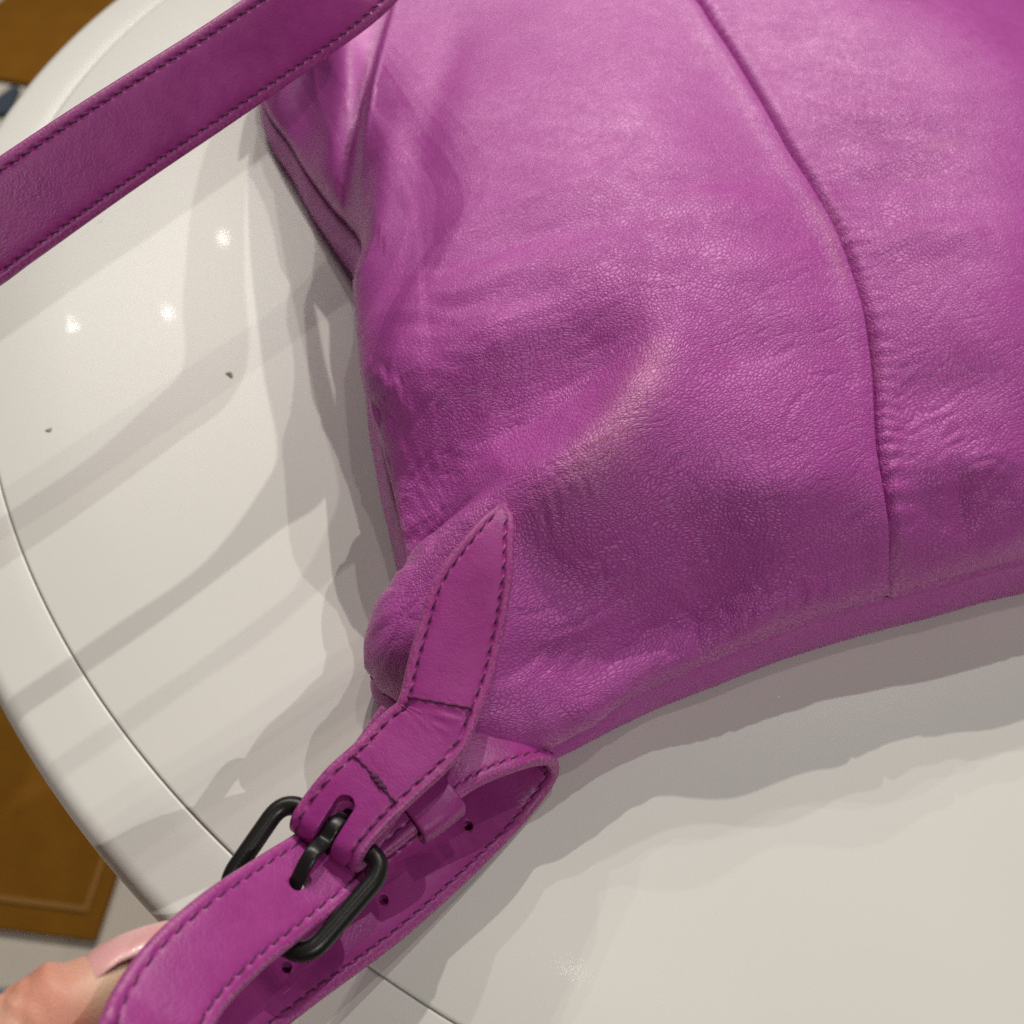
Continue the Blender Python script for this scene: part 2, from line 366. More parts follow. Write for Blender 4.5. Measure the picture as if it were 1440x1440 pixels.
Z = [(530, 400, .055), (522, 300, .058), (545, 200, .060), (600, 50, .064), (700, 100, .071), (850, 80, .077), (700, 300, .069), (850, 300, .076), (600, 450, .061), (560, 560, .052),
     (700, 480, .066), (850, 430, .073), (960, 400, .076), (1050, 300, .0765), (930, 200, .078),
     (930, 470, .0745), (890, 560, .072), (830, 640, .068), (760, 690, .063), (712, 712, .0585),
     (640, 640, .049), (720, 600, .055), (800, 540, .062), (860, 490, .068), (600, 720, .044),
     (690, 790, .0535), (660, 880, .0485), (630, 960, .043), (600, 1000, .040), (570, 900, .0430), (600, 830, .0475), (560, 868, .0435), (592, 822, .0475), (628, 776, .0515), (666, 738, .0555), (545, 925, .0365), (556, 950, .036), (550, 890, .038), (585, 970, .040),
     (770, 800, .050), (760, 900, .040), (720, 1000, .031), (690, 1040, .027), (740, 1020, .029), (800, 968, .032), (900, 900, .033), (1000, 860, .034), (1000, 760, .050), (900, 800, .047), (850, 720, .060), (960, 640, .066),
     (1100, 600, .067), (1100, 760, .051), (1180, 800, .041), (1180, 640, .062), (1140, 450, .072), (1030, 520, .071),
     (1320, 770, .041), (1400, 620, .058), (1340, 640, .056), (1340, 450, .071), (1300, 250, .078), (1440, 100, .083), (1420, 350, .077), (1230, 120, .080), (1440, 720, .047)]
zp = [at(*p) for p in Z] + [np.array(p) for p in seam_pts[1:-2]] + [loc(.02, .30, .06), loc(.05, .35, .06), loc(.06, .38, .05), loc(.12, .37, .055), loc(.2, .30, .078), loc(.2, .37, .055),
     loc(.3, .25, .068), loc(.3, .12, .062), loc(.28, .05, .045), loc(.34, .2, .05), loc(.3, .34, .055), loc(.33, .05, .04), loc(-.01, .37, .045)]
zp = np.array(zp)
def tps_fit(P, z, lam=2e-5):
    n = len(P); d = np.linalg.norm(P[:, None] - P[None], axis=2); K = d**2 * np.log(d + 1e-9)
    A = np.zeros((n + 3, n + 3)); A[:n, :n] = K + lam * np.eye(n); A[:n, n] = 1; A[:n, n + 1:] = P; A[n, :n] = 1; A[n + 1:, :n] = P.T
    return np.linalg.solve(A, np.r_[z, 0, 0, 0])
TPS = tps_fit(zp[:, :2], zp[:, 2])
def tps(Q):
    out = np.zeros(len(Q)); P = zp[:, :2]
    for i, p in enumerate(P):
        d2 = ((Q - p)**2).sum(1); out += TPS[i] * .5 * d2 * np.log(d2 + 1e-18)
    return out + TPS[-3] + Q @ TPS[-2:]
def seg_dist(Q, poly, with_t=False):
    """distance of XY points to a polyline; signed side (left positive) and arc fraction when asked"""
    best = np.full(len(Q), 1e9); tt = np.zeros(len(Q)); sg = np.zeros(len(Q))
    ln = np.r_[0, np.cumsum(np.linalg.norm(np.diff(poly, axis=0), axis=1))]
    for i in range(len(poly) - 1):
        a, b = poly[i], poly[i + 1]; ab = b - a; l2 = ab @ ab + 1e-18
        t = np.clip(((Q - a) @ ab) / l2, 0, 1); w = Q - (a + t[:, None] * ab); d = np.sqrt((w**2).sum(1))
        s = np.sign(ab[0] * w[:, 1] - ab[1] * w[:, 0]); k = d < best
        best[k] = d[k]; tt[k] = ((ln[i] + t * math.sqrt(l2)) / ln[-1])[k]; sg[k] = s[k]
    return (best, tt, sg) if with_t else best

def hash_noise(Q, scale, seed=0):
    """smooth value noise in the plane"""
    r = np.random.default_rng(seed); T = r.random((256, 256))
    q = Q * scale; i = np.floor(q).astype(int); f = q - i; f = f * f * (3 - 2 * f)
    g = lambda a, b: T[(i[:, 0] + a) % 256, (i[:, 1] + b) % 256]
    return (g(0, 0) * (1 - f[:, 0]) + g(1, 0) * f[:, 0]) * (1 - f[:, 1]) + (g(0, 1) * (1 - f[:, 0]) + g(1, 1) * f[:, 0]) * f[:, 1] - .5

def curve(P, n): return resample(catmull(P, 60), n=n)[0]
NS1, NS2, NT = 330, 230, 520
Bc, Lc, Sc, Tc = curve(bot_pts, NS1), curve(left_pts, NT), curve(seam_pts, NT), curve(top_l, NS1)
B2, S2, R2, T2 = curve(bot_r, NS2), Sc, curve(right_pts, NT), curve(top_r, NS2)
outline = np.vstack([Lc[::-1], Bc[1:], B2[1:], R2[1:], T2[::-1][1:], Tc[::-1][1:]])          # closed ring at the seam height
out_dec = outline[::3]; out_xy = np.vstack([out_dec[:, :2], out_dec[:1, :2]])

def coons(B, T, Lf, R, ns, nt, cl=(2, 1), ct=(2, 2)):
    # points crowd towards the seams, where the leather turns down
    def dens(n, a, b):
        x = np.linspace(0, 1, 2000); w = 1 + a * 4 * np.exp(-x / .05) + b * 4 * np.exp(-(1 - x) / .05)
        c = np.r_[0, np.cumsum((w[1:] + w[:-1]) / 2)]; return np.interp(np.linspace(0, c[-1], n), c, x)
    s = dens(ns, *cl); t = dens(nt, *ct)
    pick = lambda C, q: np.stack([np.interp(q * (len(C) - 1), np.arange(len(C)), C[:, k]) for k in range(3)], 1)
    Bs, Ts, Lt, Rt = pick(B, s), pick(T, s), pick(Lf, t), pick(R, t)
    S, T_ = s[:, None, None], t[None, :, None]
    P = (1 - T_) * Bs[:, None] + T_ * Ts[:, None] + (1 - S) * Lt[None] + S * Rt[None]
    P -= (1 - S) * (1 - T_) * B[0] + S * (1 - T_) * B[-1] + (1 - S) * T_ * T[0] + S * T_ * T[-1]
    return P, s, t

def poly_at(pts): return np.array([at(*p)[:2] for p in pts])
# folds: (path, height, half width to the left, half width to the right)
FOLDS = [
    ([(700, 708, .06), (760, 672, .064), (820, 640, .068), (870, 585, .071), (905, 525, .073), (935, 462, .075)], .0032, .011, .015),
    ([(560, 655, .045), (640, 640, .05), (720, 600, .055), (800, 545, .062), (868, 490, .069)], -.0016, .010, .010),
    ([(530, 540, .05), (620, 520, .06), (720, 470, .066), (850, 425, .073)], .0013, .009, .009),
    ([(540, 470, .055), (650, 440, .063), (800, 400, .072)], -.0014, .007, .007),
    ([(560, 400, .058), (690, 350, .068), (820, 320, .074), (960, 290, .078)], -.0012, .008, .009),
    ([(600, 330, .062), (760, 270, .073), (900, 235, .078)], .0010, .009, .009),
    ([(545, 180, .06), (535, 300, .058), (530, 420, .056)], .0018, .007, .007),
    ([(650, 20, .066), (600, 180, .064), (575, 330, .061)], -.0012, .010, .010),
    ([(725, 760, .055), (800, 800, .052), (900, 830, .046), (1010, 850, .038)], -.0016, .008, .008),
    ([(700, 1020, .028), (780, 1000, .03), (870, 955, .031), (970, 912, .032), (1090, 868, .033), (1235, 820, .034)], .0034, .0075, .008),
    ([(725, 970, .033), (830, 922, .035), (930, 876, .036), (1050, 826, .038), (1200, 790, .042)], -.0022, .006, .006),
    ([(690, 950, .04), (740, 920, .04), (820, 905, .04), (930, 868, .038)], -.0012, .004, .004),
    ([(1010, 940, .025), (990, 900, .031), (975, 850, .036)], -.0011, .0025, .003),
    ([(1130, 880, .025), (1122, 850, .032), (1110, 820, .038)], -.0011, .0022, .0025),
    ([(1010, 700, .055), (1100, 690, .058), (1180, 660, .061)], .0012, .008, .008),
    ([(940, 760, .05), (1060, 790, .047), (1180, 750, .05)], -.0010, .008, .008),
    ([(1265, 560, .063), (1340, 540, .065), (1440, 520, .068)], -.0015, .009, .010),
    ([(1270, 640, .058), (1360, 650, .057), (1440, 640, .058)], .0016, .009, .009),
    ([(1280, 730, .046), (1340, 715, .049), (1440, 680, .052)], -.0020, .006, .007),
    ([(1390, 740, .043), (1375, 780, .037), (1385, 805, .03)], -.0013, .004, .004),
    ([(1340, 650, .056), (1355, 700, .05), (1365, 750, .043)], -.0014, .004, .004),
    ([(1215, 350, .072), (1290, 330, .076), (1390, 330, .077)], .0016, .009, .010),
    ([(1165, 265, .074), (1250, 250, .077), (1350, 235, .08)], -.0012, .008, .008),
    ([(1130, 170, .077), (1200, 160, .079), (1300, 150, .081)], .0008, .009, .009),
    ([(1090, 240, .0745), (1000, 250, .077), (900, 270, .078)], -.0010, .007, .008),
    ([(1160, 350, .073), (1080, 370, .075), (980, 400, .076)], .0013, .010, .010),
    ([(1200, 470, .068), (1100, 480, .072), (1000, 500, .073)], -.0008, .008, .008),
]
FOLDS = [(catmull(poly_at(p), 6), h * 1.28, a, b) for p, h, a, b in FOLDS]
crease_rng = np.random.default_rng(3)
CREASES = []      # short natural creases: (px, py, z, angle in the picture, length px, depth)
def crease_field(cx, cy, z, n, rx, ry, ang, spread, ln, dep):
    for _ in range(n):
        x = cx + crease_rng.normal() * rx; y = cy + crease_rng.normal() * ry
        a = math.radians(ang + crease_rng.normal() * spread); l = ln * crease_rng.uniform(.5, 1.4); bend = crease_rng.normal() * .18
        p = [(x - l * math.cos(a), y + l * math.sin(a), z), (x + bend * l * math.sin(a), y + bend * l * math.cos(a), z), (x + l * math.cos(a), y - l * math.sin(a), z)]
        CREASES.append((catmull(poly_at(p), 4), dep * crease_rng.uniform(.5, 1.2)))
crease_field(1180, 190, .076, 7, 40, 60, -6, 10, 34, .00035)
crease_field(1160, 420, .072, 9, 40, 80, 18, 10, 32, .00030)
crease_field(1290, 420, .074, 6, 30, 60, 20, 14, 38, .00028)
crease_field(1290, 590, .062, 8, 40, 60, 24, 12, 42, .00026)
crease_field(1330, 700, .05, 9, 50, 40, 20, 22, 38, .00030)
crease_field(1170, 760, .052, 10, 60, 50, 30, 18, 32, .00038)
crease_field(820, 470, .068, 12, 90, 40, 22, 8, 48, .00032)
crease_field(620, 640, .05, 12, 50, 60, 24, 10, 44, .00036)
crease_field(760, 590, .058, 10, 60, 50, 30, 14, 36, .00034)
crease_field(860, 900, .036, 16, 80, 26, 22, 10, 46, .00036)
crease_field(780, 720, .058, 12, 30, 40, -52, 10, 30, .00022)
crease_field(900, 760, .054, 16, 80, 50, -30, 24, 34, .00020)
crease_field(1000, 640, .065, 16, 80, 80, 26, 30, 30, .00026)
crease_field(580, 860, .043, 10, 18, 40, 50, 8, 26, .00016)
crease_field(1060, 830, .04, 10, 80, 22, 8, 20, 30, .00035)

tn = nrm(np.roll(out_dec, -2, 0)[:, :2] - np.roll(out_dec, 2, 0)[:, :2]); out_n = np.stack([tn[:, 1], -tn[:, 0]], 1)
if ((out_dec[:, :2] - out_dec[:, :2].mean(0)) * out_n).sum() < 0: out_n = -out_n
for _ in range(12): out_n = nrm(np.roll(out_n, 1, 0) + out_n + np.roll(out_n, -1, 0))
gs = lambda pts, w: np.exp(-(seg_dist(out_dec[:, :2], poly_at(pts)) / w)**2)
out_amp = .0022 + .0050 * gs([(519, 455, .03), (530, 560, .03)], .018) + .0050 * gs([(630, 1022, .013), (700, 1072, .008), (800, 1028, .011)], .016) + .0026 * gs([(535, 900, .02), (545, 965, .015)], .012)
ridge = catmull(poly_at([(505, 420, .052), (508, 330, .056), (516, 220, .059), (526, 121, .061), (556, 0, .064), (590, -90, .066)]), 8)
nose = catmull(poly_at([(545, 880, .034), (580, 815, .037), (620, 760, .043), (680, 712, .053), (720, 690, .058)]), 8)
seam_xy = Sc[::4, :2]

def shape(P, side):
    """lift the flat patch into the crumpled bag; side -1 = left front panel, +1 = right front panel"""
    Q = P.reshape(-1, 3)[:, :2]; g0, g1 = P.shape[:2]
    i0 = np.unique(np.r_[0:g0:4, g0 - 1]); i1 = np.unique(np.r_[0:g1:4, g1 - 1]); q = P[np.ix_(i0, i1)].reshape(-1, 3)[:, :2]
    def up(f):
        f = f.reshape(len(i0), len(i1)); f = np.stack([np.interp(np.arange(g1), i1, r) for r in f])
        a = np.searchsorted(i0, np.arange(g0), 'right') - 1; a = np.minimum(a, len(i0) - 2); w = (np.arange(g0) - i0[a]) / (i0[a + 1] - i0[a])
        return (f[a] * (1 - w)[:, None] + f[a + 1] * w[:, None]).ravel()
    d = up(seg_dist(q, out_xy[::2]))
    k = np.zeros(len(q)); bd = np.full(len(q), 1e9); on = np.zeros((len(q), 2)); om = np.zeros(len(q))
    for p, o_, a_ in zip(out_dec[::3], out_n[::3], out_amp[::3]):   # seam height, outward side and puff of the nearest rim point
        e = ((q - p[:2])**2).sum(1); m = e < bd; bd[m] = e[m]; k[m] = p[2]; on[m] = o_; om[m] = a_
    zs = up(k)
    zc = np.maximum(tps(q), .02)
    for path, h, a, b in FOLDS:
        dd, t, s = seg_dist(q, path, True)
        w = np.where(s > 0, a, b); env = np.sin(np.clip(t, .02, .98) * PI)**.5
        zc += h * env * np.exp(-(dd / (w * .75))**2)
    z0 = up(zc)
    near = up(seg_dist(q, ridge)) < .06; dd = np.full(len(Q), 1.0); t = np.zeros(len(Q)); s = np.zeros(len(Q))
    dd[near], t[near], s[near] = seg_dist(Q[near], ridge, True)   # the mouth folds in: left of the ridge the leather drops to the gusset
    left = (s > 0) * smoothstep(0, .30, t)
    z0 -= left * (.021 * smoothstep(0, .009, dd) - .007 * np.exp(-((dd - .021 - .006 * np.sin(t * 9)) / .010)**2) + .006 * smoothstep(.012, .04, dd))
    near = up(seg_dist(q, nose)) < .05; dd[:] = 1; s[:] = 0
    dd[near], t[near], s[near] = seg_dist(Q[near], nose, True)    # the corner nose stands proud of the side behind it
    z0 -= (s > 0) * np.sin(np.clip(t, 0, 1) * PI)**1.6 * .012 * smoothstep(0, .007, dd) * np.exp(-(dd / .03)**2)
    for path, dep in CREASES:
        bb0 = path.min(0) - .006; bb1 = path.max(0) + .006
        m = ((Q > bb0) & (Q < bb1)).all(1)
        if not m.any(): continue
        dd, t, s = seg_dist(Q[m], path, True)
        z0[m] += dep * np.sin(np.clip(t, 0, 1) * PI) * (-np.exp(-(dd / .0007)**2) + .55 * np.exp(-((dd - .0017) / .0011)**2))
    z0 += .0010 * hash_noise(Q, 34, 1) + .00022 * hash_noise(Q, 80, 2) + .00006 * hash_noise(Q, 210, 5)
    # roll-over to the seam
    u = (Q - BP0) @ BU; v = (Q - BP0) @ BV
    a = np.where(u < .02 + .1 * v, .020, .015) + .0 * v
    a = np.where((u > -.01) & (v < .03), .013, a)
    a = a * (1 - .45 * np.exp(-(np.hypot(u - .012, v - .022) / .028)**4))
    qq = np.clip(d / a, 0, 1); prof = (1 - (1 - qq)**2.2)**(1 / 2.2)
    z = zs + (z0 - zs) * prof
    # pinched puckers along the rim seam
    ang = np.where(v < .03, u, v)
    z += .0007 * np.sin(ang * 900 + 5 * np.sin(ang * 60)) * np.exp(-(d / .006)**2) * (hash_noise(Q, 50, 9) + .3) * smoothstep(0, .003, d)
    # the seam down the front: left panel rolls over, right panel starts in the valley
    dc, tc_, _ = seg_dist(q, seam_xy, True); ds = up(dc); ts = up(tc_); nr = ds < .014
    ds[nr], ts[nr], _ = seg_dist(Q[nr], seam_xy, True)
    if side < 0:
        z += .0006 * np.exp(-((ds - .004) / .0035)**2)
        z -= .0038 * (1 - np.sqrt(1 - (1 - np.clip(ds / .0010, 0, 1))**2))
    else:
        z -= .0026 * np.exp(-(ds / .0022)**2) + .0012 * np.exp(-(ds / .0008)**2) - .0001 * np.exp(-((ds - .005) / .003)**2)
        L_ = ts * .42; LL = np.stack([L_, L_ * 0], 1)
        pk = np.sin(L_ * 1300 + 9 * hash_noise(LL, 60, 4))
        z += .00038 * pk * np.exp(-(ds / .008)**2) * smoothstep(0, .0015, ds) * np.clip(.5 + 2.2 * hash_noise(LL, 30, 6), 0, 2)
    no = np.stack([up(on[:, 0]), up(on[:, 1])], 1); amp = up(om)
    XY = Q + no * (amp * np.sin(PI * np.clip(qq, 0, 1)**.45))[:, None]
    R = np.stack([XY[:, 0], XY[:, 1], z], 1)
    # attributes for the leather
    def blob(pts, w):
        return up(np.exp(-(seg_dist(q, catmull(poly_at(pts), 5)) / w)**2))
    wear = .40 * blob([(815, 655, .067), (850, 625, .07), (895, 560, .072), (925, 500, .074)], .0055) +   .12 * blob([(760, 690, .064), (830, 640, .069), (900, 560, .073)], .011)
    wear += .32 * blob([(1140, 285, .073), (1165, 330, .073), (1185, 390, .072)], .0022) * (side < 0) + .32 * blob([(1165, 290, .073), (1190, 350, .073), (1235, 520, .066)], .0018) * (side > 0)
    wear += .30 * blob([(1262, 760, .046), (1262, 830, .026)], .003) * (side > 0)
    wear += .25 * blob([(1310, 205, .079), (1345, 200, .08)], .003)
    edge = np.exp(-(d / .0022)**2) * .6 + .30 * blob([(545, 850, .04), (600, 780, .046), (680, 715, .057)], .004) + .35 * np.exp(-(d / .007)**2) * (hash_noise(Q, 120, 3) + .1)
    pix = .42 + .58 * np.clip(blob([(650, 620, .055), (760, 560, .062), (880, 440, .073)], .035) + blob([(800, 820, .05), (1000, 740, .056), (1200, 700, .058)], .045)
                             + .7 * blob([(1260, 200, .077), (1240, 400, .073), (1280, 620, .06), (1440, 560, .065)], .03) + .5 * blob([(1000, 300, .077), (1130, 300, .074)], .03), 0, 1)
    pix *= .35 + .65 * smoothstep(.0, .10, -(v - .30))
    return R, wear, np.clip(edge, 0, 1), np.clip(pix, 0, 1)

for nm, args, side, ns in (("front_panel", (Bc, Tc, Lc, Sc), -1, NS1), ("front_panel", (B2, T2, S2, R2), 1, NS2)):
    P, s_, t_ = coons(*args, ns, NT, cl=(2.5, 1.5) if side < 0 else (2, .6))
    V, wear, edge, grain = shape(P, side)
    o = mesh_obj(nm, V, grid_faces(ns, NT), M['bag'], bag, attrs=dict(wear=wear, edge=edge, grain=grain))
    if o.data.polygons[1000].normal.z < 0: o.data.flip_normals()

# piped seam and the panel that turns under to the table
ring = resample(np.vstack([outline, outline[:1]]), n=1500)[0][:-1]
tan = nrm(np.roll(ring, -1, 0)[:, :2] - np.roll(ring, 1, 0)[:, :2]); outw = np.stack([tan[:, 1], -tan[:, 0]], 1)
cen = ring[:, :2].mean(0)
if ((ring[:, :2] - cen) * outw).sum() < 0: outw = -outw
wob = hash_noise(ring[:, :2], 45, 8) * .0022 + hash_noise(ring[:, :2], 120, 9) * .0004
rows = []; K = 26
# smooth the outward direction so inner corners do not cross
for _ in range(30): outw = nrm(np.roll(outw, 1, 0) + outw + np.roll(outw, -1, 0))
for k in range(K):
    q = k / (K - 1); z = ring[:, 2] * (1 - q)
    off = -.0012 * np.exp(-(q / .05)**2) + .0030 * np.sin(PI * min(1, q * .9))**.8 - .0016 * max(0, (q - .85) / .15)**2
    xy = ring[:, :2] + outw * (off + wob * math.sin(PI * q))[:, None]
    rows.append(np.c_[xy, np.maximum(z - .0006 * math.exp(-(q / .05)**2), .0004)])
# close underneath
base = rows[-1].copy()
for f in (.96, .8, .5, .0):
    r = base.copy(); r[:, :2] = cen + (base[:, :2] - cen) * f; r[:, 2] = .0006; rows.append(r)
V = np.vstack(rows); nrow = len(rows); n = len(ring)
d_e = np.concatenate([np.full(n, math.exp(-(k / (K - 1) / .10)**2)) for k in range(nrow)])
o = mesh_obj("back_panel", V, grid_faces(nrow, n, True), M['bag'], bag, attrs=dict(wear=np.zeros(len(V)), edge=np.clip(.55 * d_e + .05, 0, 1), grain=np.full(len(V), .35)))
fix_normals(o)

# ------------------------------------------------------------------ strap leather: ribbons with stitched edges
def frames(stations, step):
    """stations: list of (centre, side vector, width); returns resampled centres, tangents, sides, normals, widths, arc length"""
    A = np.array([np.r_[c, nrm(s), w] for c, s, w in stations])
    C = catmull(A, 50); C, s = resample(C, step=step)
    X = C[:, :3]; T = nrm(np.gradient(X, axis=0)); S = C[:, 3:6]
    S = nrm(S - (S * T).sum(1, keepdims=True) * T); Nn = np.cross(S, T)
    return X, T, S, Nn, C[:, 6], s

def ribbon(name, fr, thick, mat, parent, inset=.0030, pitch=.0037, both=True, groove=.00028, stitch=True, wear_fn=None, crown=.00035, extra=None, s0=None, s1=None):
    X, T, S, Nn, W, s = fr; n = len(X)
    r = thick * .42; m = 34; ka = 7
    secs = []
    for i in range(n):
        w = W[i]; hw = max(w / 2 - r, 1e-4)
        g = w / 2 - inset
        if g > .0022:
            half = np.r_[np.linspace(0, g - .0011, 7)[0:], g - .0007, g - .00045, g - .0002, g, g + .0002, g + .00045, g + .0007, np.linspace(g + .0011, hw, 3)] if hw > g + .0012 else np.r_[np.linspace(0, g - .0011, 7), np.linspace(g - .0007, hw, 10)]
        else: half = np.linspace(0, hw, 17)
        half[0] = hw * .01; x = np.r_[-half[::-1], half]
        gp = groove * (.40 - .60 * math.cos(2 * PI * (s[i] - .002) / pitch)) * min(1, w / .012) * (g > .0022)
        di = g - np.abs(x)
        prof = crown * np.cos(x / hw * PI / 2)**.5 * min(1, w / .012) - 2.0 * gp * np.exp(-(di / .00042)**2) - .7 * groove * np.exp(-(di / .0012)**2)
        top = np.stack([x, thick / 2 + prof], 1)
        a = np.linspace(PI / 2, -PI / 2, ka + 2)[1:-1]
        ra = np.stack([hw + r * np.cos(a), thick / 2 * np.sin(a)], 1)
        bo = np.stack([x[::-1], -thick / 2 - prof[::-1] * .7], 1)
        la = np.stack([-hw - r * np.cos(a), -thick / 2 * np.sin(a)], 1)
        sec = np.vstack([top, ra, bo, la])
        secs.append(X[i] + sec[:, :1] * S[i] + sec[:, 1:] * Nn[i])
    V = np.vstack(secs); k = len(secs[0])
    if extra is not None: V = extra(V.reshape(n, k, 3), fr).reshape(-1, 3)
    F = grid_faces(n, k, True).tolist(); F += [list(range(k))[::-1], list(range((n - 1) * k, n * k))]
    lat = np.abs(np.linspace(0, 1, k))
    wr = np.zeros((n, k)); wr[:, m:m + ka] = .8; wr[:, -ka:] = .8; wr[:, :3] = .35; wr[:, m - 3:m] = .35
    if wear_fn is not None: wr = np.maximum(wr, wear_fn(s, k))
    o = mesh_obj(name, V, F, mat, parent, attrs=dict(wear=wr.ravel()))
    fix_normals(o)
    if stitch:
        rows = []
        for sg in (-1, 1):
            for face in ((1, -1) if both else (1,)):
                rows.append((sg, face))
        a0 = (s0 if s0 is not None else .002); a1 = (s1 if s1 is not None else s[-1] - .002)
        stitches("stitching", [(lambda q, sg=sg, face=face: edge_point(fr, q, sg, face, inset, thick)) for sg, face in rows], a0, a1, pitch, o)
    return o

def edge_point(fr, q, sg, face, inset, thick):
    X, T, S, Nn, W, s = fr
    f = lambda A: np.array([np.interp(q, s, A[:, j]) for j in range(3)])
    w = np.interp(q, s, W); x = max(w / 2 - inset, 0) * sg
    nn = nrm(f(Nn)) * face; ss = nrm(f(S)); tt = nrm(f(T))
    return f(X) + ss * x + nn * (thick / 2 - .00030), tt, ss, nn, w

def stitches(name, fns, a0, a1, pitch, parent, mat=None, rad=.00031, ln=.82):
    VV = []; FF = []; b = 0; ring_n = 6
    for fn in fns:
        for q in np.arange(a0, a1, pitch):
            c, t, s, nn, w = fn(q)
            if w < .0068: continue
            sl = random.uniform(.12, .26); d = nrm(t + s * sl); e = nrm(np.cross(nn, d)); hl = pitch * ln * .5 * random.uniform(.9, 1.08)
            for j, (al, lift, rr) in enumerate(((-1, -.0005, .55), (-.75, .00004, .95), (-.3, .00024, 1), (.3, .00024, 1), (.75, .00004, .95), (1, -.0005, .55))):
                for k in range(ring_n):
                    an = 2 * PI * k / ring_n
                    VV.append(c + d * hl * al + nn * lift + rad * rr * (e * math.cos(an) + nn * math.sin(an)))
            for j in range(5):
                for k in range(ring_n):
                    FF.append((b + j * ring_n + k, b + j * ring_n + (k + 1) % ring_n, b + (j + 1) * ring_n + (k + 1) % ring_n, b + (j + 1) * ring_n + k))
            b += 6 * ring_n
    o = mesh_obj(name, np.array(VV), np.array(FF), mat or M['thread'], parent); o["kind"] = "stuff"
    return o

def boolean_cut(o, cutters):
    bpy.context.view_layer.update()
    for c in cutters:
        md = o.modifiers.new("cut", 'BOOLEAN'); md.operation = 'DIFFERENCE'; md.object = c; md.solver = 'EXACT'
    dg = bpy.context.evaluated_depsgraph_get(); dg.update()
    me = bpy.data.meshes.new_from_object(o.evaluated_get(dg), preserve_all_data_layers=True, depsgraph=dg)
    old = o.data; o.modifiers.clear(); o.data = me; bpy.data.meshes.remove(old); me.name = o.name
    for c in cutters: bpy.data.objects.remove(c)

def capsule_cutter(c, axis, rad, h, along=None, ln=0.0, n=20):
    axis = nrm(axis); x = nrm(np.cross(axis, [.3, .9, .2])) if along is None else nrm(np.asarray(along) - (np.asarray(along) @ axis) * axis); y = np.cross(axis, x)
    P = []
    for k in range(n):
        a = 2 * PI * (k + .5) / n; q = x * math.cos(a) * rad + y * math.sin(a) * rad + x * (ln / 2 if math.cos(a) > 0 else -ln / 2); P.append(q)
    V = [c + q - axis * h for q in P] + [c + q + axis * h for q in P]
    F = [list(range(n)), list(range(n, 2 * n))] + [[i, (i + 1) % n, (i + 1) % n + n, i + n] for i in range(n)]
    o = mesh_obj("cutter", V, F, None, None, smooth=False); fix_normals(o); return o

SW, ST = .0205, .0036
UPV = np.array([0, 0, 1.])
CAMP = np.array([0, 0, CAM_H])

# ---- tab on the corner: pointed leaf sewn on, then a strip that wraps the buckle bar
def pair(l, r, zl, zr):
    a, b = at(*l, zl), at(*r, zr); return ((a + b) / 2, b - a, np.linalg.norm(b - a))
hl, hr = at(418, 1126, .0430), at(524, 1195, .0430)             # ends of the wrap, on top of the bar
tab_pairs = [pair((702, 707), (711, 712), .0610, .0610), pair((688, 716), (719, 740), .0610, .0605), pair((660, 746), (722, 772), .0605, .0595), pair((632, 782), (722, 810), .0590, .0575),
             pair((604, 830), (717, 846), .0565, .0550), pair((583, 895), (708, 896), .0535, .0520), pair((569, 950), (692, 955), .0505, .0495), pair((562, 978), (675, 1005), .0490, .0480),
             pair((551, 1002), (662, 1040), .0478, .0468), pair((520, 1030), (637, 1068), .0468, .0460), pair((485, 1066), (598, 1104), .0462, .0454), pair((448, 1098), (560, 1142), .0452, .0446)]
tab_st = []
for c, s, w in tab_pairs: tab_st.append((c, -s, min(w, .0215)))
hc = (hl + hr) / 2; hs = nrm(hr - hl)
tdir = nrm(np.cross(hs, UPV)); prev = tab_st[-1][0]
if (hc - prev) @ tdir < 0: tdir = -tdir
RB = .0040                                                       # radius of the wrap, to the middle of the leather
bar_c = hc + tdir * .0000 - UPV * RB
for a in (90, 45, 0, -45, -90):
    ar = math.radians(a); tab_st.append((bar_c + tdir * RB * math.cos(ar) + UPV * RB * math.sin(ar), -hs, .0200))
for k, bk in enumerate((.010, .020, .032)):
    tab_st.append((bar_c - UPV * (RB + .0002 * k) - tdir * bk + UPV * .0012 * k, -hs, .0200))
tab_fr = frames(tab_st, .0007)
def tab_extra(V, fr):
    X, T, S, Nn, W, s = fr
    # crease bunch where the leaf bends down into the strip
    ib = np.argmin(np.linalg.norm(X - tab_pairs[7][0], axis=1)); s_b = s[ib]
    r_ = np.random.default_rng(11)
    for q in range(9):
        c = s_b + .0006 + q * .00095 + r_.normal() * .0002; ph = r_.uniform(0, 6)
        lat = np.linspace(-1, 1, 34)
        amp = .00022 * np.exp(-((q - 3) / 4.0)**2)
        for j in range(34):
            V[:, j] -= (amp * np.exp(-((s - c - .0012 * math.sin(lat[j] * 2.2 + ph)) / .00035)**2))[:, None] * Nn
    return V
tab = ribbon("tab", tab_fr, .0032, M['tab'], bag, inset=.0026, both=False, extra=tab_extra, groove=.00030, s1=None)
notch_ax = UPV * .9 + tdir * .2
ncut = capsule_cutter(bar_c + tdir * .0010 + UPV * .002, UPV, .0025, .014, along=tdir, ln=.0100)
boolean_cut(tab, [ncut])
